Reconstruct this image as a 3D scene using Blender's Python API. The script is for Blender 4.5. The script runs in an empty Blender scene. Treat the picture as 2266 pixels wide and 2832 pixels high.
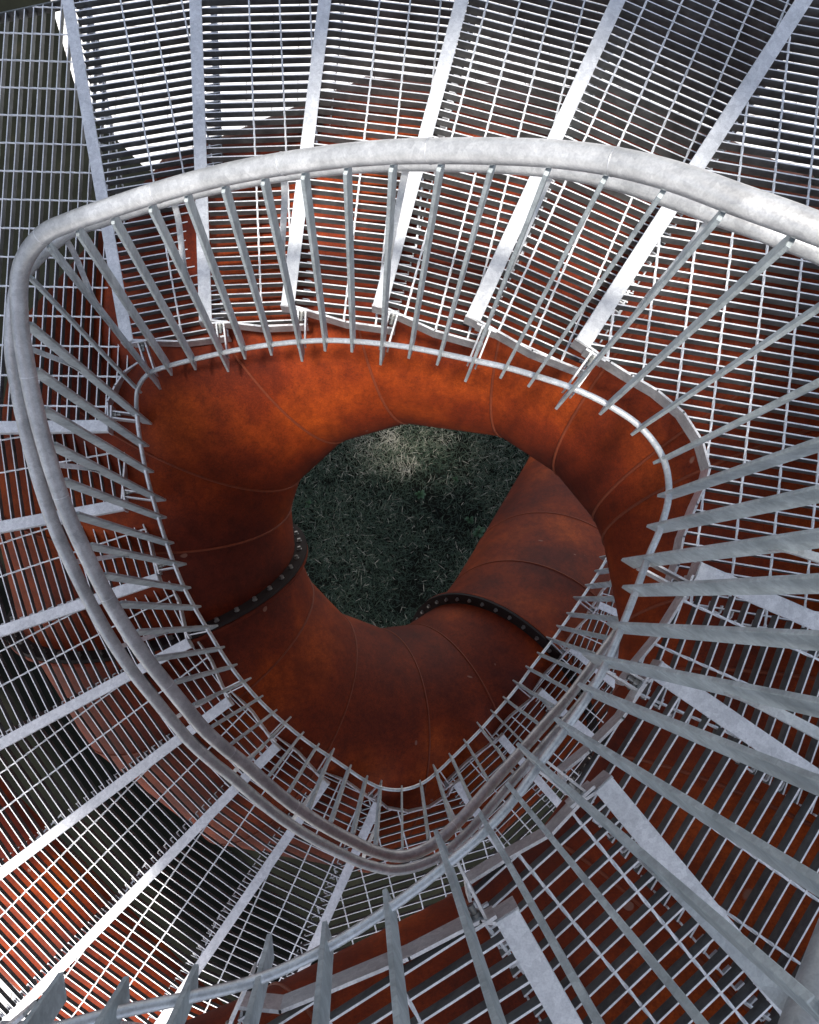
import bpy, bmesh, math, random
from mathutils import Vector, Matrix
R_ = math.radians
random.seed(7)
S = bpy.context.scene
COL = S.collection
# ------------------------------------------------------------------ camera, sky, sun, exposure
cam = bpy.data.objects.new('camera', bpy.data.cameras.new('camera')); COL.objects.link(cam)
CR = [[0.998933, -0.005888, -0.045806], [0.0, 0.991839, -0.127498], [0.046183, 0.127361, 0.990781]]
M = Matrix(CR).to_4x4(); M.translation = Vector((0, 0, 9.0)); cam.matrix_world = M
cam.data.sensor_fit = 'VERTICAL'; cam.data.sensor_height = 24.0; cam.data.lens = 19.22
cam.data.clip_start = 0.01; cam.data.clip_end = 500
S.camera = cam
SUN_EL, SUN_AZ, SUN_E = 76, 258, 3.7        # azimuth measured counter-clockwise from +x, where the light comes FROM
w = bpy.data.worlds.new('World'); S.world = w; w.use_nodes = True
nt = w.node_tree; sky = nt.nodes.new('ShaderNodeTexSky'); sky.sky_type = 'NISHITA'; sky.sun_disc = False
sky.sun_elevation = R_(SUN_EL); sky.sun_rotation = R_(90 - SUN_AZ); sky.air_density = 1.0; sky.dust_density = 3.0
bg = nt.nodes['Background']; bg.inputs[1].default_value = 0.14
hs = nt.nodes.new('ShaderNodeHueSaturation'); hs.inputs['Saturation'].default_value = .75; nt.links.new(sky.outputs[0], hs.inputs['Color']); nt.links.new(hs.outputs[0], bg.inputs[0])
sd = bpy.data.lights.new('sun', 'SUN'); sd.energy = SUN_E; sd.angle = R_(6); sd.color = (1, .96, .9)
sun = bpy.data.objects.new('sun', sd); COL.objects.link(sun)
sv = Vector((math.cos(R_(SUN_EL))*math.cos(R_(SUN_AZ)), math.cos(R_(SUN_EL))*math.sin(R_(SUN_AZ)), math.sin(R_(SUN_EL))))
sun.rotation_euler = sv.to_track_quat('Z', 'Y').to_euler()
S.view_settings.view_transform = 'Standard'; S.view_settings.look = 'None'; S.view_settings.gamma = 1
S.view_settings.exposure = 0.78

# ------------------------------------------------------------------ materials
def mat(name, build):
    m = bpy.data.materials.new(name); m.use_nodes = True; t = m.node_tree
    b = t.nodes['Principled BSDF']; build(t, b, lambda k: t.nodes.new('ShaderNode' + k), t.links.new); return m
def tex(t, N, L, kind, scale, coord='Object', detail=4, rough=.6, vec=None):
    n = N('Tex' + kind)
    if 'Scale' in n.inputs: n.inputs['Scale'].default_value = scale
    if kind == 'Noise': n.inputs['Detail'].default_value = detail; n.inputs['Roughness'].default_value = rough
    if vec is None:
        c = N('TexCoord'); L(c.outputs[coord], n.inputs['Vector'])
    else: L(vec, n.inputs['Vector'])
    return n
def ramp(N, L, src, stops):
    r = N('ValToRGB'); e = r.color_ramp.elements
    while len(e) < len(stops): e.new(.5)
    for i, (p, c) in enumerate(stops): e[i].position = p; e[i].color = (*c, 1) if len(c) == 3 else c
    L(src, r.inputs[0]); return r
def mix(N, L, mode, f, a, b):
    m = N('Mix'); m.data_type = 'RGBA'; m.blend_type = mode
    if isinstance(f, float): m.inputs[0].default_value = f
    else: L(f, m.inputs[0])
    L(a, m.inputs[6]); L(b, m.inputs[7]); return m.outputs[2]
def galv(base_lo, base_hi, metal, rough):
    def f(t, b, N, L):
        v = tex(t, N, L, 'Voronoi', 95); n = tex(t, N, L, 'Noise', 14, detail=6); n2 = tex(t, N, L, 'Noise', 260, detail=2)
        a = ramp(N, L, n.outputs[0], [(.35, base_lo), (.65, base_hi)])
        bw = N('RGBToBW'); L(v.outputs['Color'], bw.inputs[0])
        c = ramp(N, L, bw.outputs[0], [(.2, (.84, .84, .85)), (.8, (1, 1, 1))])
        d = ramp(N, L, n2.outputs[0], [(.35, (.86, .86, .87)), (.6, (1, 1, 1))])
        o = mix(N, L, 'MULTIPLY', 1.0, a.outputs[0], c.outputs[0]); o = mix(N, L, 'MULTIPLY', 1.0, o, d.outputs[0])
        st = tex(t, N, L, 'Noise', 5, detail=8, rough=.75)
        sr = ramp(N, L, st.outputs[0], [(.64, (1, 1, 1)), (.72, (.55, .54, .52))])
        o = mix(N, L, 'MULTIPLY', .8, o, sr.outputs[0])
        L(o, b.inputs['Base Color']); b.inputs['Metallic'].default_value = metal
        rr = ramp(N, L, n2.outputs[0], [(.3, (rough-.08,)*3), (.7, (rough+.12,)*3)]); L(rr.outputs[0], b.inputs['Roughness'])
        bp = N('Bump'); bp.inputs['Strength'].default_value = .25; bp.inputs['Distance'].default_value = .001
        L(n2.outputs[0], bp.inputs['Height']); L(bp.outputs[0], b.inputs['Normal'])
    return f
GALV = mat('galvanised_steel', galv((.66, .67, .68), (.82, .83, .84), .75, .45))
GALVT = mat('galvanised_tube', galv((.42, .425, .43), (.61, .615, .62), .3, .36))
GALVN = mat('galvanised_plate', galv((.64, .655, .665), (.80, .81, .82), .25, .5))
# serrated bar sides coloured dark as in shade, walked-on top edges pale as lit
GALVS = mat('zinc_shade_tone', galv((.10, .11, .11), (.21, .225, .225), .3, .6))
GALVL = mat('zinc_lit_tone', galv((.80, .81, .82), (.90, .91, .92), .25, .45))
GALVB = mat('galvanised_flat_bar', galv((.42, .47, .48), (.64, .70, .71), .3, .5))
BOLT = mat('zinc_bolt', lambda t, b, N, L: (b.inputs['Base Color'].__setattr__('default_value', (.30, .30, .29, 1)), b.inputs['Metallic'].__setattr__('default_value', .7), b.inputs['Roughness'].__setattr__('default_value', .4)))
def rustf(t, b, N, L):
    tc = N('TexCoord')
    big = tex(t, N, L, 'Noise', 1.6, vec=tc.outputs['Object'], detail=5, rough=.55)
    mid = tex(t, N, L, 'Noise', 7, vec=tc.outputs['Object'], detail=8, rough=.7)
    fine = tex(t, N, L, 'Noise', 170, vec=tc.outputs['Object'], detail=3, rough=.7)
    mp = N('Mapping'); mp.inputs['Scale'].default_value = (9, 9, 1.2); L(tc.outputs['Object'], mp.inputs[0])
    run = tex(t, N, L, 'Noise', 1.4, vec=mp.outputs[0], detail=6, rough=.65)
    a = ramp(N, L, big.outputs[0], [(.34, (.13, .015, .004)), (.5, (.25, .031, .003)), (.66, (.46, .072, .005))])
    c = ramp(N, L, mid.outputs[0], [(.36, (.70, .68, .68)), (.62, (1, 1, 1))])
    d = ramp(N, L, run.outputs[0], [(.34, (.62, .58, .56)), (.55, (1, 1, 1)), (.78, (1.0, 1.0, 1.0))])
    e = ramp(N, L, fine.outputs[0], [(.32, (.52, .50, .50)), (.64, (1, 1, 1))])
    o = mix(N, L, 'MULTIPLY', .8, a.outputs[0], c.outputs[0]); o = mix(N, L, 'MULTIPLY', .7, o, d.outputs[0]); o = mix(N, L, 'MULTIPLY', .8, o, e.outputs[0])
    gr = tex(t, N, L, 'Noise', 42, vec=tc.outputs['Object'], detail=10, rough=.8)
    gq = ramp(N, L, gr.outputs[0], [(.40, (.66, .62, .60)), (.56, (1, 1, 1)), (.72, (1.0, .98, .9))])
    o = mix(N, L, 'MULTIPLY', .75, o, gq.outputs[0])
    mp2 = N('Mapping'); mp2.inputs['Scale'].default_value = (26, 26, 1.6); L(tc.outputs['Object'], mp2.inputs[0])
    ru2 = tex(t, N, L, 'Noise', 1.5, vec=mp2.outputs[0], detail=8, rough=.7)
    rq = ramp(N, L, ru2.outputs[0], [(.36, (.70, .66, .64)), (.5, (1, 1, 1))])
    o = mix(N, L, 'MULTIPLY', .6, o, rq.outputs[0])
    sp = tex(t, N, L, 'Noise', 11, vec=tc.outputs['Object'], detail=1)
    sr = ramp(N, L, sp.outputs[0], [(.775, (0, 0, 0)), (.79, (1, 1, 1))])
    g = N('RGB'); g.outputs[0].default_value = (.22, .10, .07, 1)
    o = mix(N, L, 'MIX', sr.outputs[0], o, g.outputs[0])
    L(o, b.inputs['Base Color']); b.inputs['Roughness'].default_value = .72; b.inputs['Specular IOR Level'].default_value = .25
    bp = N('Bump'); bp.inputs['Strength'].default_value = .3; bp.inputs['Distance'].default_value = .0015
    L(fine.outputs[0], bp.inputs['Height']); L(bp.outputs[0], b.inputs['Normal'])
RUST = mat('weathering_steel', rustf)
def plain(col, rough):
    def f(t, b, N, L):
        n = tex(t, N, L, 'Noise', 60, detail=5); r = ramp(N, L, n.outputs[0], [(.3, tuple(c*.7 for c in col)), (.7, col)])
        L(r.outputs[0], b.inputs['Base Color']); b.inputs['Roughness'].default_value = rough
    return f
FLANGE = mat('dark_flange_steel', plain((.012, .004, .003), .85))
WELD = mat('weld_rust', plain((.20, .034, .007), .75))
def pavef(t, b, N, L):
    tc = N('TexCoord'); br = N('TexBrick'); L(tc.outputs['Object'], br.inputs['Vector'])
    br.inputs['Scale'].default_value = 1.0; br.inputs['Brick Width'].default_value = .6; br.inputs['Row Height'].default_value = .3
    br.inputs['Mortar Size'].default_value = .007; br.inputs['Color1'].default_value = (.72, .71, .69, 1); br.inputs['Color2'].default_value = (.64, .63, .61, 1)
    br.inputs['Mortar'].default_value = (.22, .21, .2, 1)
    n = tex(t, N, L, 'Noise', 30, vec=tc.outputs['Object'], detail=8); r = ramp(N, L, n.outputs[0], [(.3, (.85, .85, .85)), (.7, (1, 1, 1))])
    L(mix(N, L, 'MULTIPLY', 1.0, br.outputs[0], r.outputs[0]), b.inputs['Base Color']); b.inputs['Roughness'].default_value = .85
PAVE = mat('concrete_paving', pavef)
def lawnf(t, b, N, L):
    n = tex(t, N, L, 'Noise', 3.0, detail=6); r = ramp(N, L, n.outputs[0], [(.35, (.005, .0055, .004)), (.6, (.008, .009, .006)), (.8, (.018, .016, .011))])
    L(r.outputs[0], b.inputs['Base Color']); b.inputs['Roughness'].default_value = 1; b.inputs['Specular IOR Level'].default_value = .1
LAWN = mat('lawn_soil', lawnf)
def bladef(t, b, N, L):
    a = N('Attribute'); a.attribute_name = 'tint'; r = ramp(N, L, a.outputs['Fac'], [(0, (.012, .026, .013)), (.42, (.032, .058, .030)), (.68, (.11, .125, .08)), (1, (.46, .42, .33))])
    L(r.outputs[0], b.inputs['Base Color']); b.inputs['Roughness'].default_value = .6
BLADE = mat('grass_blade', bladef)

# ------------------------------------------------------------------ helpers
def obj(name, bm, m, parent=None, smooth=False, loc=None):
    me = bpy.data.meshes.new(name)
    bm.normal_update(); bm.to_mesh(me); bm.free()
    o = bpy.data.objects.new(name, me); COL.objects.link(o); me.materials.append(m)
    if smooth:
        for p in me.polygons: p.use_smooth = True
    if parent:
        o.parent = parent; o.matrix_parent_inverse = Matrix.Translation(-parent.location)
    return o
def thing(name, label, cat, loc, group=None):
    o = bpy.data.objects.new(name, None); COL.objects.link(o); o.location = loc; o.empty_display_size = .1
    o['label'] = label; o['category'] = cat
    if group: o['group'] = group
    return o
V = Vector
def bar(bm, a, b, side, w, up, h, lit_top=False):
    """box from a to b: width w along `side` (centred), height h below the line along `up` (top face on the line)"""
    a, b, side, up = V(a), V(b), V(side).normalized(), V(up).normalized()
    vs = []
    for p in (a, b):
        for sx, sz in ((-.5, 0), (.5, 0), (.5, -1), (-.5, -1)):
            vs.append(bm.verts.new(p + side*(w*sx) + up*(h*sz)))
    for j, f in enumerate(((0, 1, 2, 3), (7, 6, 5, 4), (0, 4, 5, 1), (1, 5, 6, 2), (2, 6, 7, 3), (3, 7, 4, 0))):
        fc = bm.faces.new([vs[i] for i in f])
        if lit_top and j == 2: fc.material_index = 1  # top face takes the pale tone painted in as light
def tube(bm, pts, rad, seg=16, caps=True, twist=0):
    pts = [V(p) for p in pts]; n = len(pts); rings = []
    t0 = (pts[1]-pts[0]).normalized(); ref = t0.orthogonal().normalized()
    for i, p in enumerate(pts):
        t = ((pts[min(i+1, n-1)] - pts[max(i-1, 0)])).normalized()
        ref = (ref - t*ref.dot(t)).normalized(); bn = t.cross(ref)
        r = rad[i] if isinstance(rad, (list, tuple)) else rad
        rings.append([bm.verts.new(p + (ref*math.cos(a) + bn*math.sin(a))*r) for a in [2*math.pi*k/seg + twist*i for k in range(seg)]])
    for A, B in zip(rings, rings[1:]):
        for k in range(seg): bm.faces.new((A[k], A[(k+1) % seg], B[(k+1) % seg], B[k]))
    if caps:
        bm.faces.new(rings[0][::-1]); bm.faces.new(rings[-1])
def catmull(P, n=8):
    P = [V(p) for p in P]; P = [2*P[0]-P[1]] + P + [2*P[-1]-P[-2]]; o = []
    for i in range(1, len(P)-2):
        a, b, c, d = P[i-1:i+3]
        for k in range(n):
            t = k/n
            o.append(.5*((2*b) + (c-a)*t + (2*a-5*b+4*c-d)*t*t + (3*b-3*c+d-a)*t*t*t))
    o.append(P[-2]); return o
def disc(bm, c, ax, r, h, seg=12):
    ax = V(ax).normalized(); tube(bm, [V(c), V(c)+ax*h], r, seg)

# ------------------------------------------------------------------ surveyed centre lines (metres)
BAL = [(-20, 1, (-0.3798, -0.5244, 8.88), (-0.4167, -0.4981, 7.79)), (-19, 0, (-0.3192, -0.4903, 8.8283), (-0.3199, -0.4898, 7.8283)), (-18, 0, (-0.2341, -0.4996, 8.7767), (-0.2405, -0.4966, 7.7767)), (-17, 1, (-0.1285, -0.5149, 8.725), (-0.154, -0.5089, 7.635)), (-16, 0, (-0.0529, -0.4787, 8.6733), (-0.063, -0.4776, 7.6733)), (-15, 0, (0.0358, -0.4473, 8.6217), (0.0315, -0.4476, 7.6217)), (-14, 1, (0.1311, -0.3899, 8.57), (0.1249, -0.392, 7.48)), (-13, 0, (0.204, -0.3518, 8.5183), (0.2009, -0.3537, 7.5183)), (-12, 0, (0.2604, -0.3113, 8.4667), (0.2589, -0.3126, 7.4667)), (-11, 1, (0.3023, -0.2669, 8.415), (0.3051, -0.2637, 7.325)), (-10, 0, (0.3711, -0.2154, 8.3633), (0.3742, -0.2101, 7.3633)), (-9, 0, (0.4329, -0.1559, 8.3117), (0.4366, -0.1461, 7.3117)), (-8, 1, (0.4846, -0.0908, 8.26), (0.4848, -0.0901, 7.17)), (-7, 0, (0.5313, -0.0185, 8.2083), (0.5312, -0.0217, 7.2083)), (-6, 0, (0.5846, 0.0535, 8.1567), (0.5841, 0.0598, 7.1567)), (-5, 1, (0.6312, 0.1182, 8.105), (0.6289, 0.1317, 7.015)), (-4, 0, (0.6796, 0.1837, 8.0792), (0.6735, 0.2094, 7.0792)), (-3, 0, (0.7199, 0.2706, 8.0533), (0.7127, 0.2915, 7.0533)), (-2, 0, (0.7185, 0.3754, 8.0275), (0.7138, 0.3847, 7.0275)), (-1, 0, (0.6733, 0.4562, 8.0017), (0.6654, 0.4684, 7.0017)), (0, 0, (0.5511, 0.4995, 7.9758), (0.5909, 0.5295, 6.9758)), (1, 1, (0.4849, 0.5517, 7.95), (0.5043, 0.5728, 6.86)), (2, 0, (0.4179, 0.6146, 7.8983), (0.4227, 0.6225, 6.8983)), (3, 0, (0.352, 0.6626, 7.8467), (0.3553, 0.6608, 6.8467)), (4, 1, (0.277, 0.7035, 7.795), (0.2747, 0.6928, 6.705)), (5, 0, (0.1889, 0.7335, 7.7433), (0.189, 0.7289, 6.7433)), (6, 0, (0.1112, 0.7631, 7.6917), (0.1102, 0.7644, 6.6917)), (7, 1, (0.0288, 0.7909, 7.64), (0.029, 0.7888, 6.55)), (8, 0, (-0.0525, 0.8123, 7.5883), (-0.0596, 0.8153, 6.5883)), (9, 0, (-0.1393, 0.8283, 7.5367), (-0.1445, 0.8345, 6.5367)), (10, 1, (-0.215, 0.8448, 7.485), (-0.2281, 0.846, 6.395)), (11, 0, (-0.3071, 0.8542, 7.4333), (-0.3238, 0.8526, 6.4333)), (12, 0, (-0.3924, 0.8596, 7.3817), (-0.4165, 0.8556, 6.3817)), (13, 1, (-0.4739, 0.8639, 7.33), (-0.4962, 0.8554, 6.24)), (14, 0, (-0.5742, 0.8579, 7.2783), (-0.5994, 0.8486, 6.2783)), (15, 0, (-0.6705, 0.8514, 7.2267), (-0.6926, 0.8432, 6.2267)), (16, 1, (-0.753, 0.8518, 7.175), (-0.77, 0.8327, 6.085)), (17, 0, (-0.8291, 0.824, 7.0975), (-0.8416, 0.8089, 6.0975)), (18, 1, (-0.84, 0.7198, 7.02), (-0.8494, 0.7271, 5.93)), (19, 0, (-0.8372, 0.6143, 6.9683), (-0.8458, 0.6314, 5.9683)), (20, 0, (-0.8356, 0.5402, 6.9167), (-0.8385, 0.5423, 5.9167)), (21, 1, (-0.8264, 0.4525, 6.865), (-0.8248, 0.4543, 5.775)), (22, 0, (-0.8142, 0.37, 6.8133), (-0.8105, 0.3803, 5.8133)), (23, 0, (-0.7966, 0.2788, 6.7617), (-0.7905, 0.2856, 5.7617)), (24, 1, (-0.7724, 0.2064, 6.71), (-0.7703, 0.211, 5.62)), (25, 0, (-0.7463, 0.1243, 6.6583), (-0.7412, 0.1134, 5.6583)), (26, 0, (-0.719, 0.0471, 6.6067), (-0.7081, 0.0383, 5.6067)), (27, 1, (-0.679, -0.0356, 6.555), (-0.6635, -0.0418, 5.465)), (28, 0, (-0.6387, -0.1172, 6.5033), (-0.6262, -0.1296, 5.5033)), (29, 0, (-0.5885, -0.1861, 6.4517), (-0.5797, -0.2048, 5.4517)), (30, 1, (-0.5445, -0.2631, 6.4), (-0.5393, -0.2726, 5.31)), (31, 0, (-0.4943, -0.3383, 6.3483), (-0.4807, -0.3468, 5.3483)), (32, 0, (-0.4425, -0.3998, 6.2967), (-0.4241, -0.4132, 5.2967)), (33, 1, (-0.3844, -0.4453, 6.245), (-0.3752, -0.461, 5.155)), (34, 0, (-0.3325, -0.5224, 6.1933), (-0.3128, -0.5235, 5.1933)), (35, 0, (-0.2697, -0.5787, 6.1417), (-0.2451, -0.5838, 5.1417)), (36, 1, (-0.2061, -0.6445, 6.09), (-0.1823, -0.6275, 5)), (37, 0, (-0.1272, -0.7043, 6.0383), (-0.1, -0.6976, 5.0383)), (38, 0, (-0.054, -0.7544, 5.9867), (-0.0224, -0.7574, 4.9867)), (39, 1, (0.0218, -0.8041, 5.935), (0.0489, -0.8073, 4.845)), (40, 0, (0.1207, -0.8569, 5.8833), (0.1523, -0.8275, 4.8833)), (41, 0, (0.2162, -0.8217, 5.8317), (0.2501, -0.8117, 4.8317)), (42, 1, (0.301, -0.7671, 5.78), (0.3292, -0.7601, 4.69)), (43, 0, (0.3856, -0.6956, 5.7283), (0.4086, -0.698, 4.7283)), (44, 0, (0.4581, -0.635, 5.6767), (0.4901, -0.6357, 4.6767)), (45, 1, (0.5334, -0.5679, 5.625), (0.5782, -0.5682, 4.535)), (46, 0, (0.6248, -0.5017, 5.5733), (0.6474, -0.4999, 4.5733)), (47, 0, (0.6915, -0.4325, 5.5217), (0.7227, -0.4361, 4.5217)), (48, 1, (0.7826, -0.3684, 5.47), (0.8028, -0.3594, 4.38)), (49, 0, (0.8516, -0.3057, 5.4183), (0.8689, -0.2792, 4.4183)), (50, 0, (0.9271, -0.2303, 5.3667), (0.9447, -0.2064, 4.3667)), (51, 1, (1.0027, -0.1542, 5.315), (1.0254, -0.1231, 4.225)), (52, 0, (1.0759, -0.0838, 5.2633), (1.0822, -0.0571, 4.2633)), (53, 0, (1.1467, -0.0066, 5.2117), (1.1547, 0.0165, 4.2117)), (54, 1, (1.2318, 0.111, 5.16), (1.2318, 0.111, 4.07)), (55, 0, (1.2962, 0.184, 5.1083), (1.2962, 0.184, 4.1083)), (56, 0, (1.3708, 0.2725, 5.0567), (1.3708, 0.2725, 4.0567)), (57, 1, (1.4428, 0.3668, 5.005), (1.4428, 0.3668, 3.915)), (58, 0, (1.4884, 0.4415, 4.9533), (1.4884, 0.4415, 3.9533)), (59, 0, (1.5521, 0.5366, 4.9017), (1.5521, 0.5366, 3.9017)), (60, 1, (1.6234, 0.645, 4.85), (1.6234, 0.645, 3.76))]
NOS = {-6: ((-0.4996, -0.6232), (-1.2177, -1.7068), 7.88), -5: ((-0.16, -0.6287), (-0.2249, -1.9271), 7.725), -4: ((0.2286, -0.4936), (0.9817, -1.7909), 7.57), -3: ((0.4413, -0.3143), (1.4007, -1.4674), 7.415), -2: ((0.6067, -0.1118), (1.8443, -0.9593), 7.26), -1: ((0.7683, 0.1084), (2.1449, -0.4873), 7.105), 0: ((0.5497, 0.7128), (1.3672, 1.9704), 6.95), 1: ((0.2816, 0.8336), (0.8923, 2.2036), 6.795), 2: ((0.0201, 0.9243), (0.3853, 2.3791), 6.64), 3: ((-0.271, 0.9828), (-0.1261, 2.4758), 6.485), 4: ((-0.5601, 0.9854), (-0.6521, 2.4826), 6.33), 5: ((-0.8626, 0.9634), (-1.1715, 2.4313), 6.175), 6: ((-0.9662, 0.6954), (-2.8156, 0.6497), 6.02), 7: ((-0.9473, 0.4261), (-2.7632, 0.0727), 5.865), 8: ((-0.8444, 0.1526), (-2.5934, -0.4502), 5.71), 9: ((-0.7489, -0.1044), (-2.3736, -0.9891), 5.555), 10: ((-0.6042, -0.3552), (-2.0805, -1.47), 5.4), 11: ((-0.4165, -0.5669), (-1.7144, -1.8852), 5.245), 12: ((-0.207, -0.7511), (-1.2645, -2.269), 5.09), 13: ((0.0347, -0.8818), (-0.7378, -2.5628), 4.935), 14: ((0.4313, -0.8233), (1.4818, -2.3462), 4.78), 15: ((0.6806, -0.6228), (1.9048, -2.0098), 4.625), 16: ((0.9247, -0.4039), (2.3204, -1.6182), 4.47), 17: ((1.1387, -0.1744), (2.5585, -1.3603), 4.315), 18: ((1.3507, 0.0727), (3.0406, -0.6801), 4.16), 19: ((1.5584, 0.3197), (3.3355, -0.1945), 4.005)}
INNER = {0: [(0.6198, 0.6624), (0.6752, 0.6274), (0.7429, 0.5875), (0.8097, 0.5299), (0.8565, 0.4522), (0.872, 0.3835), (0.8572, 0.3337), (0.8339, 0.2879), (0.7956, 0.2044), (0.7777, 0.1316)], -1: [(0.7352, 0.0518), (0.6717, -0.0415), (0.6169, -0.1033)], -2: [(0.5823, -0.1364), (0.529, -0.2096), (0.4565, -0.2769), (0.4015, -0.3186)], -3: [(0.3997, -0.3434), (0.3397, -0.4028), (0.2585, -0.4442), (0.1809, -0.4894)], -4: [(0.1841, -0.5004), (0.0657, -0.5562), (-0.0675, -0.6063), (-0.1439, -0.6337)], 6: [(-0.9721, 0.7861), (-0.9474, 0.8455), (-0.9153, 0.9)], 14: [(0.3905, -0.8802), (0.2955, -0.9385), (0.1892, -0.9601), (0.0832, -0.9408)]}
RINGS = [(-0.8, -1.76, 7.13), (-0.345, -1.621, 7.026), (-0.02, -1.574, 6.825), (0.537, -1.375, 6.67), (0.934, -1.156, 6.592), (1.263, -0.79, 6.5), (1.444, -0.422, 6.391), (1.533, -0.047, 6.283), (1.479, 0.446, 6.19), (1.404, 0.689, 6.135), (1.154, 1.035, 6.066), (0.754, 1.353, 5.911), (0.088, 1.481, 5.74), (-0.471, 1.359, 5.539), (-0.92, 0.991, 5.306), (-1.066, 0.596, 5.089), (-1.043, 0.194, 4.856), (-0.887, -0.184, 4.64), (-0.541, -0.549, 4.376), (-0.024, -0.745, 4.05), (0.454, -0.692, 3.818), (0.819, -0.472, 3.632), (1.099, -0.178, 3.315), (1.386, 0.217, 2.805), (1.978, 1.084, 1.912), (2.618, 1.976, 0.765)]

# ------------------------------------------------------------------ ground
bm = bmesh.new(); s = 80
bm.faces.new([bm.verts.new(p) for p in ((-s, -s, 0), (s, -s, 0), (s, s, 0), (-s, s, 0))])
gr = obj('ground', bm, LAWN); gr['kind'] = 'structure'
def sheet(pts):
    bm = bmesh.new(); bm.faces.new([bm.verts.new((x, y, .012)) for x, y in pts]); o = obj('pavement', bm, PAVE); o['kind'] = 'structure'
sheet([(-7, 30), (-3.9, 7.6), (-3.8, 7.15), (-3.4, 5.9), (-2.6, 5.1), (0, 4.9), (3, 5.0), (5.4, 5.3), (9, 5.2), (40, 4.5), (40, 30)])
sheet([(-40, -2), (-6, -2.1), (-3.6, -2.6), (-3.2, -3.3), (-2.2, -5), (-1, -9), (0, -40), (-40, -40)])
import numpy as np
def grass():
    rng = np.random.default_rng(3); n = 80000
    x = rng.uniform(-1.3, 2.6, n); y = rng.uniform(-.9, 2.9, n)
    def nz(x, y, s, seed):
        r = np.random.default_rng(seed); g = r.random((64, 64)); u = (x*s) % 63; v = (y*s) % 63
        i = u.astype(int); j = v.astype(int); fu = u-i; fv = v-j; fu = fu*fu*(3-2*fu); fv = fv*fv*(3-2*fv)
        return (g[i, j]*(1-fu)+g[i+1, j]*fu)*(1-fv)+(g[i, j+1]*(1-fu)+g[i+1, j+1]*fu)*fv
    dens = .55*nz(x+9, y+9, 2.2, 1)+.45*nz(x+9, y+9, 6, 2)
    dry = np.exp(-(((x-.35)/.8)**2+((y-1.85)/.55)**2)*1.2)*.6*nz(x+9, y+9, 5, 5)*1.4
    keep = rng.random(n) < np.clip(.35+1.5*(dens-.25), .2, 1); x, y, dens, dry = x[keep], y[keep], dens[keep], dry[keep]; n = len(x)
    az = rng.uniform(0, 2*np.pi, n); ln = rng.uniform(.03, .12, n)*np.where(rng.random(n)<.06, 1.5, 1); lean = rng.uniform(.5, 1.25, n); wd = rng.uniform(.0012, .0034, n)
    tint = np.clip(.28+.5*(dens-.5)+rng.normal(0, .16, n)+dry, 0, 1); tint[rng.random(n) < .04] = .9
    dx, dy = np.cos(az), np.sin(az); z0 = rng.uniform(0, .015, n)
    hx = ln*np.sin(lean); hz = ln*np.cos(lean); 
    pts = np.zeros((n, 5, 3))
    for k, (fr, wf) in enumerate(((0, 1), (.55, .8))):
        for sgn, q in ((1, 0), (-1, 1)):
            pts[:, 2*k+q, 0] = x+dx*hx*fr-dy*wd*wf*sgn; pts[:, 2*k+q, 1] = y+dy*hx*fr+dx*wd*wf*sgn; pts[:, 2*k+q, 2] = z0+hz*(fr*1.35 if k else 0)
    pts[:, 4, 0] = x+dx*hx; pts[:, 4, 1] = y+dy*hx; pts[:, 4, 2] = z0+hz
    base = (np.arange(n)*5)[:, None]
    tri = np.concatenate([base+np.array([0, 1, 3]), base+np.array([0, 3, 2]), base+np.array([2, 3, 4])]).astype(int)
    me = bpy.data.meshes.new('grass'); me.from_pydata(pts.reshape(-1, 3).tolist(), [], tri.tolist())
    at = me.attributes.new('tint', 'FLOAT', 'POINT'); at.data.foreach_set('value', np.repeat(tint, 5).astype(np.float32))
    me.materials.append(BLADE); o = bpy.data.objects.new('grass', me); COL.objects.link(o)
    o['kind'] = 'stuff'; o['label'] = 'dark green lawn grass with dry straw seen through the stair well'; o['category'] = 'grass'
grass()
# broad-leaved weeds standing singly in the lawn
def weed(x, y, r, n, label):
    bm = bmesh.new(); rnd = random.Random(int(x*100)+7)
    for k in range(n):
        a = 2*math.pi*k/n + rnd.uniform(-.3, .3); l = r*rnd.uniform(.6, 1); d = V((math.cos(a), math.sin(a), 0)); s = V((-d.y, d.x, 0)); z = rnd.uniform(.06, .11)
        p = [V((x, y, .02)), V((x, y, z))+d*l*.35+s*l*.24, V((x, y, z+.02))+d*l*.7+s*l*.26, V((x, y, z))+d*l, V((x, y, z+.02))+d*l*.7-s*l*.26, V((x, y, z))+d*l*.35-s*l*.24]
        q = [bm.verts.new(v) for v in p]; m = bm.verts.new(V((x, y, z-.01))+d*l*.55)
        for i in range(6): bm.faces.new((q[i], q[(i+1) % 6], m))
    o = obj('weed_plant', bm, WEED, None, True); o['label'] = label; o['category'] = 'plant'; o['group'] = 'broad-leaved weeds in the lawn'
WEED = mat('weed_leaf', plain((.045, .10, .045), .5))
weed(0.529, 1.346, 0.070, 6, 'small broad-leaved weed near the middle top of the grass')
weed(1.180, 0.929, 0.100, 8, 'leafy weed at the right of the grass beside the lower pipe')
weed(1.077, 1.060, 0.070, 6, 'weed rosette just above the leafy one by the lower pipe')
weed(-0.690, 1.233, 0.060, 5, 'tiny weed at the left rim of the grass by the flange')
weed(0.923, 1.508, 0.050, 5, 'small weed on the upper right of the grass')

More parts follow.
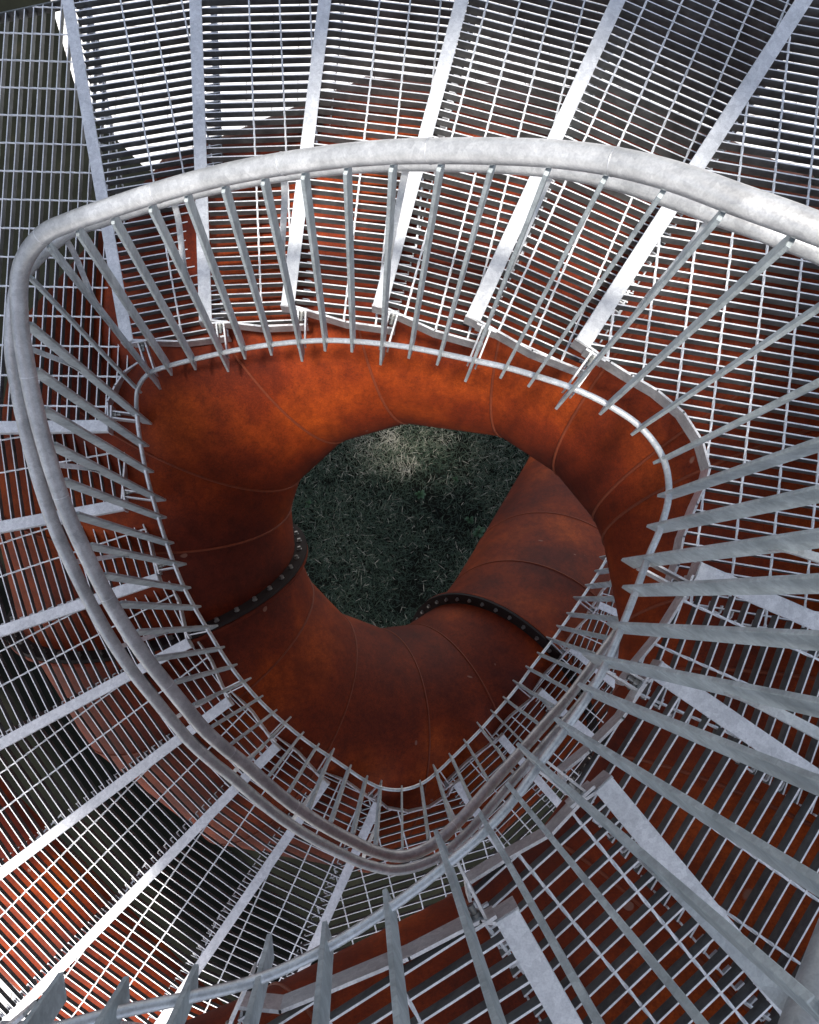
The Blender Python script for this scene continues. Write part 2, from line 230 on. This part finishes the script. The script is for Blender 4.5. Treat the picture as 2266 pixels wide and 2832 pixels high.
# ------------------------------------------------------------------ the big weathering-steel pipe
def mitre_rings(C, R, seg=72):
    C = [V(c) for c in C]; n = len(C); out = []; ref = None
    tans = [(C[i+1]-C[i]).normalized() for i in range(n-1)]
    for i in range(n):
        tin = tans[max(i-1, 0)]; tout = tans[min(i, n-2)]; nn = (tin+tout).normalized()
        if ref is None: ref = tin.orthogonal().normalized()
        ref = (ref - tin*ref.dot(tin)).normalized(); bn = tin.cross(ref); ring = []
        for k in range(seg):
            a = 2*math.pi*k/seg; d = (ref*math.cos(a)+bn*math.sin(a))*R
            ring.append(C[i] + d - tin*(d.dot(nn)/tin.dot(nn)))
        out.append((ring, nn))
        if tin != tout: ref = ref - nn*(2*ref.dot(nn)) if False else ref
    return out
def big_pipe(root, C, R, flanges=(), name='pipe_section', seams=True):
    rings = mitre_rings(C, R)
    for i in range(len(C)-1):
        bm = bmesh.new(); A, B = rings[i][0], rings[i+1][0]; n = len(A); L = (V(C[i+1])-V(C[i])).length; m = max(2, int(L/.12)); rows = []
        # a gentle rolled-in edge at each weld, so the joint reads as plate work
        for j in range(m+1):
            t = j/m; rows.append([bm.verts.new(A[k].lerp(B[k], t)) for k in range(n)])
        for X, Y in zip(rows, rows[1:]):
            for k in range(n): bm.faces.new((X[k], X[(k+1) % n], Y[(k+1) % n], Y[k]))
        obj(name, bm, RUST, root, True)
    for i in range(1, len(C)-1):
        if i in flanges or not seams: continue
        bm = bmesh.new(); r = rings[i][0]; pts = r + r[:1]
        tube(bm, [p + (p-V(C[i])).normalized()*.0005 for p in pts], .0055, 6, False)
        obj('weld_seam', bm, WELD, root, True)
    for i in flanges:
        nn = rings[i][1]; c = V(C[i]); ref = nn.orthogonal().normalized(); bn = nn.cross(ref)
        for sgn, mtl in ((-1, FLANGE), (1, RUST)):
            bm = bmesh.new(); seg = 96; rr = []
            for rad, off in ((R-.02, .002), (R+.07, .002), (R+.07, .018), (R-.02, .018)):
                rr.append([bm.verts.new(c + nn*(off*sgn) + (ref*math.cos(2*math.pi*k/seg)+bn*math.sin(2*math.pi*k/seg))*rad) for k in range(seg)])
            for a in range(4):
                A, B = rr[a], rr[(a+1) % 4]
                for k in range(seg):
                    bm.faces.new((A[k], A[(k+1) % seg], B[(k+1) % seg], B[k]))
            bmesh.ops.recalc_face_normals(bm, faces=bm.faces)
            fl = obj('flange', bm, mtl, root)
            if sgn == -1: first = fl
        nb = 44
        for k in range(nb):
            a = 2*math.pi*(k+.3)/nb; p = c + (ref*math.cos(a)+bn*math.sin(a))*(R+.036)
            bm = bmesh.new(); tube(bm, [p-nn*.017, p-nn*.021, p-nn*.0211, p-nn*.033], [.0125, .0125, .0095, .0095], 6)
            b = obj('bolt', bm, BOLT, None); b.parent = first; b.matrix_parent_inverse = first.matrix_world.inverted()
            b.matrix_parent_inverse = Matrix.Translation(-root.location)
            b.matrix_parent_inverse = Matrix.Identity(4)
RT = .667
pipe = thing('steel_pipe', 'huge rusty orange mitred steel pipe coiling down under the stairs round the grass', 'pipe', (0, 0, 0))
big_pipe(pipe, RINGS, RT, (16, 21))
def occluder():  # added unseen deck, blocks the sun except through its open eye
    bm = bmesh.new(); n = 72; rr = []
    for r, z in ((.82, 10.6), (0, 10.6), (0, 10.75), (.82, 10.75)):
        rr.append([bm.verts.new(((r or DR(2*math.pi*k/n))*math.cos(2*math.pi*k/n), (r or DR(2*math.pi*k/n))*math.sin(2*math.pi*k/n), z)) for k in range(n)])
    for a in range(4):
        A, B = rr[a], rr[(a+1) % 4]
        for k in range(n): bm.faces.new((A[k], A[(k+1) % n], B[(k+1) % n], B[k]))
    bmesh.ops.recalc_face_normals(bm, faces=bm.faces)
    o = obj('shade_deck', bm, PLANK); o['label'] = 'unseen deck with an open eye, added above the camera to shade the stair'; o['category'] = 'occluder'
def DR(a):  # outer radius of the added deck, shorter where sun should get past
    d = abs((math.degrees(a) - 235 + 180) % 360 - 180)
    return DLO + (3.5-DLO)*min(1, max(0, (d-62)/22))
DLO = 2.75
PLANK = mat('shade_deck_steel', plain((.30, .30, .305), .6))
occluder()

leg = thing('pipe', 'sunlit rusty pipe with grey patches seen through the gratings at the bottom left corner', 'pipe', (0, 0, 0))
big_pipe(leg, [(-5.851, 0.0, 3.0), (-4.648, -0.31, 2.7), (-3.527, -1.215, 2.4), (-2.593, -2.274, 2.1), (-1.519, -3.483, 1.8), (-0.295, -4.699, 1.5), (1.33, -5.864, 1.2)], .45, (), 'pipe_section', True)

# ------------------------------------------------------------------ treads
def clip(poly, o, d):
    """intersections of the line o + t*d with the polygon, as sorted t pairs"""
    n = V((-d.y, d.x)); ts = []
    for i in range(len(poly)):
        a, b = poly[i], poly[(i+1) % len(poly)]; fa, fb = n.dot(a-o), n.dot(b-o)
        if (fa > 0) != (fb > 0):
            p = a + (b-a)*(fa/(fa-fb)); ts.append((p-o).dot(d))
    ts.sort(); return list(zip(ts[::2], ts[1::2]))
UP = V((0, 0, 1))
PITCH = {0: .030, 1: .030, 2: .0307, 3: .0315, 4: .033, 5: .034, 6: .035, 7: .0385, 8: .0385, -1: .037, 14: .038, 15: .038, 16: .038}
SW = .043      # nosing width
def v2(p): return V((p[0], p[1]))
def make_tread(s, label, cat, axis=None, outer=None, group='grating treads of the spiral stair'):
    P, Q, z = NOS[s]; P, Q = v2(P), v2(Q); d = (Q-P).normalized(); nrm = V((-d.y, d.x))
    if s-1 in NOS:
        P0, Q0 = v2(NOS[s-1][0]), v2(NOS[s-1][1])
    else:
        a = math.radians(24); rot = Matrix.Rotation(-a, 2); P0 = rot @ P; Q0 = P0 + rot @ (Q-P)
    if nrm.dot((P0+Q0-P-Q)) < 0: nrm = -nrm          # nrm points up-stair
    d0 = (Q0-P0).normalized(); n0 = V((-d0.y, d0.x)) 
    if n0.dot(P+Q-P0-Q0) > 0: n0 = -n0               # away from this tread, further up-stair
    lap = .05
    Pb, Qb = P0 + n0*lap, Q0 + n0*lap
    inn = [v2(p) for p in INNER.get(s, [])]
    # inner edge runs P -> inn... -> Pb
    if inn and (inn[0]-P).length > (inn[-1]-P).length: inn = inn[::-1]
    Pi = P + nrm*(SW/2)
    if s-1 in NOS and not inn:
        # slight bend half way, as in the bent side bars
        mid = P.lerp(Pb, .55); out = ((P+Pb)/2); inw = -(d+d0).normalized(); inn = [mid + inw*.012]
    inner = [Pi] + inn + [Pb - d0*0.0]
    poly = [Q + nrm*(SW/2)] + [Pi] + inn + [Pb, Qb] + ([v2(p) for p in outer] if outer else [])
    root = thing('landing' if axis else 'stair_tread', label, cat, (P.x, P.y, z), group)
    ax = V(axis).normalized() if axis else -nrm       # bearing bar direction
    cr = V((-ax.y, ax.x))
    o = Pi
    # bearing bars
    bm = bmesh.new(); pr = [(p-o).dot(cr) for p in poly]; pitch = PITCH.get(s, .039); k = math.ceil(min(pr)/pitch)
    while k*pitch < max(pr):
        off = k*pitch + .010; q = o + cr*off
        for a, b in clip(poly, q, ax):
            if b-a > .01:
                A, B = q+ax*a, q+ax*b
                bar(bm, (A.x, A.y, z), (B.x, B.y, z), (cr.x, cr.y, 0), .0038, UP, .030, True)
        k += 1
    bb = obj('bearing_bars', bm, GALVS, root); bb.data.materials.append(GALVL)
    # twisted cross rods
    bm = bmesh.new(); pr = [(p-o).dot(ax) for p in poly]; cp = PITCH.get(s, .039)*3.25; k = math.ceil(min(pr)/cp)
    lo, hi = min(pr), max(pr)
    while k*cp < hi:
        off = k*cp + (.058 if not axis else .05)*(1 if (poly[0]+Qb-poly[1]*2).dot(ax) >= 0 else -1)
        q = o + ax*off
        for a, b in clip(poly, q, cr):
            if b-a > .02:
                A, B = q+cr*a, q+cr*b; m = max(2, int((B-A).length/.012)); zz = z-.0028
                tube(bm, [(A.x+(B.x-A.x)*j/m, A.y+(B.y-A.y)*j/m, zz) for j in range(m+1)], .0037, 4, True, twist=.42)
        k += 1
    obj('cross_bars', bm, GALVL, root)
    # nosing: folded chequer-free plate with front lip
    bm = bmesh.new(); w2 = SW
    a, b = P - d*.002, Q
    bar(bm, (a.x, a.y, z+.003), (b.x, b.y, z+.003), (nrm.x, nrm.y, 0), w2, UP, .005)
    e = -nrm*(w2/2-.0025)
    bar(bm, (a.x+e.x, a.y+e.y, z-.0022), (b.x+e.x, b.y+e.y, z-.0022), (nrm.x, nrm.y, 0), .005, UP, .03)
    bmesh.ops.bevel(bm, geom=[g for g in bm.edges], offset=.0012, segments=1, affect='EDGES')
    obj('nosing', bm, GALVN, root)
    # side bar along the inner edge + end plate under the nosing
    bm = bmesh.new(); path = [P - nrm*(w2/2)] + inner
    for A, B in zip(path, path[1:]):
        t = (B-A).normalized(); n = V((-t.y, t.x)); A2 = A - t*.002; B2 = B + t*.002
        if (A2-B2).length < .004: continue
        bar(bm, (A2.x, A2.y, z-.0026 if A is path[0] else z+.002), (B2.x, B2.y, z-.0026 if A is path[0] else z+.002), (n.x, n.y, 0), .006, UP, .055)
    obj('side_plate', bm, GALV, root)
    # band round the outer end
    bm = bmesh.new(); ends = [Qb] + ([v2(p) for p in outer] if outer else []) + [Q]
    for A, B in zip(ends, ends[1:]):
        tt = (B-A).normalized(); bar(bm, (A.x, A.y, z+.0015), (B.x, B.y, z+.0015), (-tt.y, tt.x, 0), .005, UP, .05)
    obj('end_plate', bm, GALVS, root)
    # hooked bar ends of the back edge, seen through the row of slots beside the next nosing
    bm = bmesh.new(); A, B = Pb - n0*.004, Qb - n0*.004; Lb = (B-A).length; k = 0; hp = PITCH.get(s, .039)
    while k*hp < Lb - .02:
        q = A + d0*(k*hp + .008)
        bar(bm, (q.x, q.y, z-.004), (q.x+d0.x*.016, q.y+d0.y*.016, z-.004), (n0.x, n0.y, 0), .004, UP, .012)
        r = q + d0*.016 - n0*.0021
        bar(bm, (r.x, r.y, z-.004), (r.x-n0.x*.020, r.y-n0.y*.020, z-.004), (d0.x, d0.y, 0), .004, UP, .012)
        k += 1
    obj('back_hooks', bm, GALVN, root)
    return root
LONGB = {s: b for s, b in [(x[0], x) for x in BAL if x[1]]}
IDX = {-6: -20, -5: -17, -4: -14, -3: -11, -2: -8, -1: -5, 0: 1, 1: 4, 2: 7, 3: 10, 4: 13, 5: 16, 6: 18, 7: 21, 8: 24, 9: 27, 10: 30, 11: 33, 12: 36, 13: 39, 14: 42, 15: 45, 16: 48, 17: 51, 18: 54, 19: 57, 20: 60, 21: 63}
def bracket(root, s):
    """angle bracket and bolt that tie the foot of the long baluster to the nosing end of the tread"""
    if IDX[s] not in LONGB: return
    P, Q, z = NOS[s]; P = v2(P); Q = v2(Q); d = (Q-P).normalized(); nrm = V((-d.y, d.x))
    tip = LONGB[IDX[s]][3]; t = v2(tip)
    n = (v2(NOS[s-1][0])-P) if s-1 in NOS else -nrm
    if nrm.dot(n) < 0: nrm = -nrm
    q = P + nrm*.045 - d*.004                      # on the side plate just behind the nosing
    bm = bmesh.new()
    g = (q-t).normalized(); gn = V((-g.y, g.x)); a = t + g*.012
    # two flat lugs from the baluster to the plate, then the turned-down flange
    for off, zz in ((-.012, -.004), (.012, -.004)):
        A = a+gn*off; B = q+gn*off
        bar(bm, (A.x, A.y, z+zz), (B.x, B.y, z+zz), (gn.x, gn.y, 0), .005, UP, .04)
    e = V((-d.y, d.x)); A = q - e*.03 - d*.006; B = q + e*.03 - d*.006
    bar(bm, (A.x, A.y, z+.003), (B.x, B.y, z+.003), (d.x, d.y, 0), .006, UP, .048)
    br = obj('bracket', bm, GALV, root)
    bm = bmesh.new(); c = V((q.x, q.y, z-.018)) - V((d.x, d.y, 0))*.009
    c += V((e.x, e.y, 0))*.0
    D3 = V((-d.x, -d.y, 0)); tube(bm, [c, c+D3*.003, c+D3*.0031, c+D3*.013, c+D3*.0131, c+D3*.028], [.014, .014, .010, .010, .006, .006], 12)
    b = obj('bolt', bm, BOLT, None); b.parent = br
LAB = {-6: 'near steel grating tread under the guardrail foot at the very bottom left corner',
    -5: 'near steel grating tread with a bluish side bar along the bottom edge of the photo',
    -4: 'near steel grating tread beside the bottom-edge nosing that points down, nearest to the bottom centre',
    -3: 'near steel grating tread whose long white nosing carries a dark stain, bottom right',
    -2: 'steel grating tread just above the stained nosing at the lower right',
    -1: 'steel grating tread directly below the right-hand landing',
    0: 'large steel grating landing at the right edge, with nearly level bars',
    1: 'uppermost grating tread of the top flight, next to the right-hand landing',
    2: 'second grating tread down from the right-hand landing in the top flight',
    3: 'third grating tread down from the right-hand landing, middle of the top flight',
    4: 'fourth grating tread down from the right-hand landing in the top flight',
    5: 'lowest grating tread of the top flight, next to the left-hand landing',
    6: 'large steel grating landing at the upper left corner, with upright bars',
    7: 'first grating tread below the left-hand landing in the left flight',
    8: 'second grating tread below the left-hand landing in the left flight',
    9: 'third grating tread below the left-hand landing in the left flight',
    10: 'fourth grating tread below the left-hand landing in the left flight',
    11: 'fifth grating tread below the left-hand landing, its nosing running to the bottom left corner',
    12: 'sixth grating tread below the left-hand landing in the left flight',
    13: 'lowest grating tread of the left flight, next to the lower landing',
    14: 'steel grating landing at the bottom of the well, behind the lower bend of the guardrail',
    15: 'far grating tread seen past the rails, first below the lower landing',
    16: 'far grating tread seen past the rails, second below the lower landing',
    17: 'far grating tread seen past the rails, third below the lower landing',
    18: 'far grating tread half hidden by the pipe, fourth below the lower landing',
    19: 'farthest grating tread, mostly hidden under the orange pipe at the right'}
for s in sorted(NOS):
    ax = {0: (1, -.16), 6: (0, 1), 14: (1, .27)}.get(s)
    outer = None
    if s == 6: outer = [(-1.19, 2.40), (-2.82, 1.94)]
    if s == 0: outer = [(2.35, .75)] 
    if s == 14: outer = [(.5, -2.85)]
    if outer:
        # order the extra corners so that the outline runs on from the back nosing to this nosing
        Q0, Q1 = v2(NOS[s-1][1]), v2(NOS[s][1]); outer.sort(key=lambda p: (v2(p)-Q0).length)
    r = make_tread(s, LAB[s], 'landing' if ax else 'stair tread', ax, outer, 'grating landings of the spiral stair' if ax else 'grating treads of the turn overhead' if s < -6 else 'grating treads of the spiral stair')
    if s >= -6: bracket(r, s)

# ------------------------------------------------------------------ guardrail
rail = thing('guardrail', 'galvanised guardrail of tubes and flat bars winding round the open stair well', 'guardrail', (0, 0, 0))
tops = [V(b[2]) for b in BAL]; tips = [V(b[3]) for b in BAL]
def smooth3(P, it=2):
    for _ in range(it): P = [P[0]] + [(P[i-1]+P[i]*2+P[i+1])/4 for i in range(1, len(P)-1)] + [P[-1]]
    return P
tops_s = smooth3(tops, 1)
def normals(P):
    out = []
    for i in range(len(P)):
        t = P[min(i+1, len(P)-1)]-P[max(i-1, 0)]; out.append(V((t.y, -t.x, 0)).normalized())   # outward: the path runs anticlockwise
    return out
NT = normals(tops_s); NB = normals(smooth3(tips, 1))
RG = .0212
path = [p + n*.024 + UP*.010 for p, n in zip(tops_s, NT)]
bm = bmesh.new(); cl = catmull(path, 8); tube(bm, cl, RG, 24); obj('top_rail', bm, GALVT, rail, True)
hr = [p + n*.108 - UP*.205 for p, n in zip(path, NT)]
bm = bmesh.new(); tube(bm, catmull(hr, 8), .0195, 24); obj('handrail', bm, GALVT, rail, True)
bot = [V((p.x, p.y, q.z - .945)) for p, q in zip(smooth3(tips, 1), tops)]
bm = bmesh.new(); tube(bm, catmull(bot, 6), .0082, 12); obj('bottom_rail', bm, GALV, rail, True)
for k in range(2, len(cl)-2, 26):
    bm = bmesh.new(); t = (cl[k+1]-cl[k]).normalized(); tube(bm, [cl[k]-t*.0012, cl[k], cl[k]+t*.0012], [RG+.0002, RG+.0009, RG+.0002], 24, False)
    obj('weld_seam', bm, GALV, rail, True)
for i, b in enumerate(BAL):
    n = (NT[i]+NB[i]).normalized(); a, c = tops_s[i] + n*.020 - UP*.016, V(b[3]); t = V((-n.y, n.x, 0))
    bm = bmesh.new(); bar(bm, a, c, n, .038, t, .008)
    # centre thickness on the line
    bmesh.ops.translate(bm, verts=bm.verts, vec=t*.004)
    bmesh.ops.bevel(bm, geom=list(bm.edges), offset=.001, segments=1, affect='EDGES')
    obj('baluster', bm, GALVB, rail)
    if b[1]:
        # bent flat that carries the handrail
        h = hr[i]; base = a + (c-a)*.37 + n*.012
        pts = [h - UP*.014, h - UP*.035 - n*.006, h - UP*.075 - n*.03, base + UP*.05 + n*.012, base]
        bm = bmesh.new(); cc = catmull(pts, 5)
        for p, q in zip(cc, cc[1:]):
            bar(bm, p, q, t, .014, (q-p).cross(t), .006)
        obj('handrail_bracket', bm, GALV, rail)
bpy.context.view_layer.update()
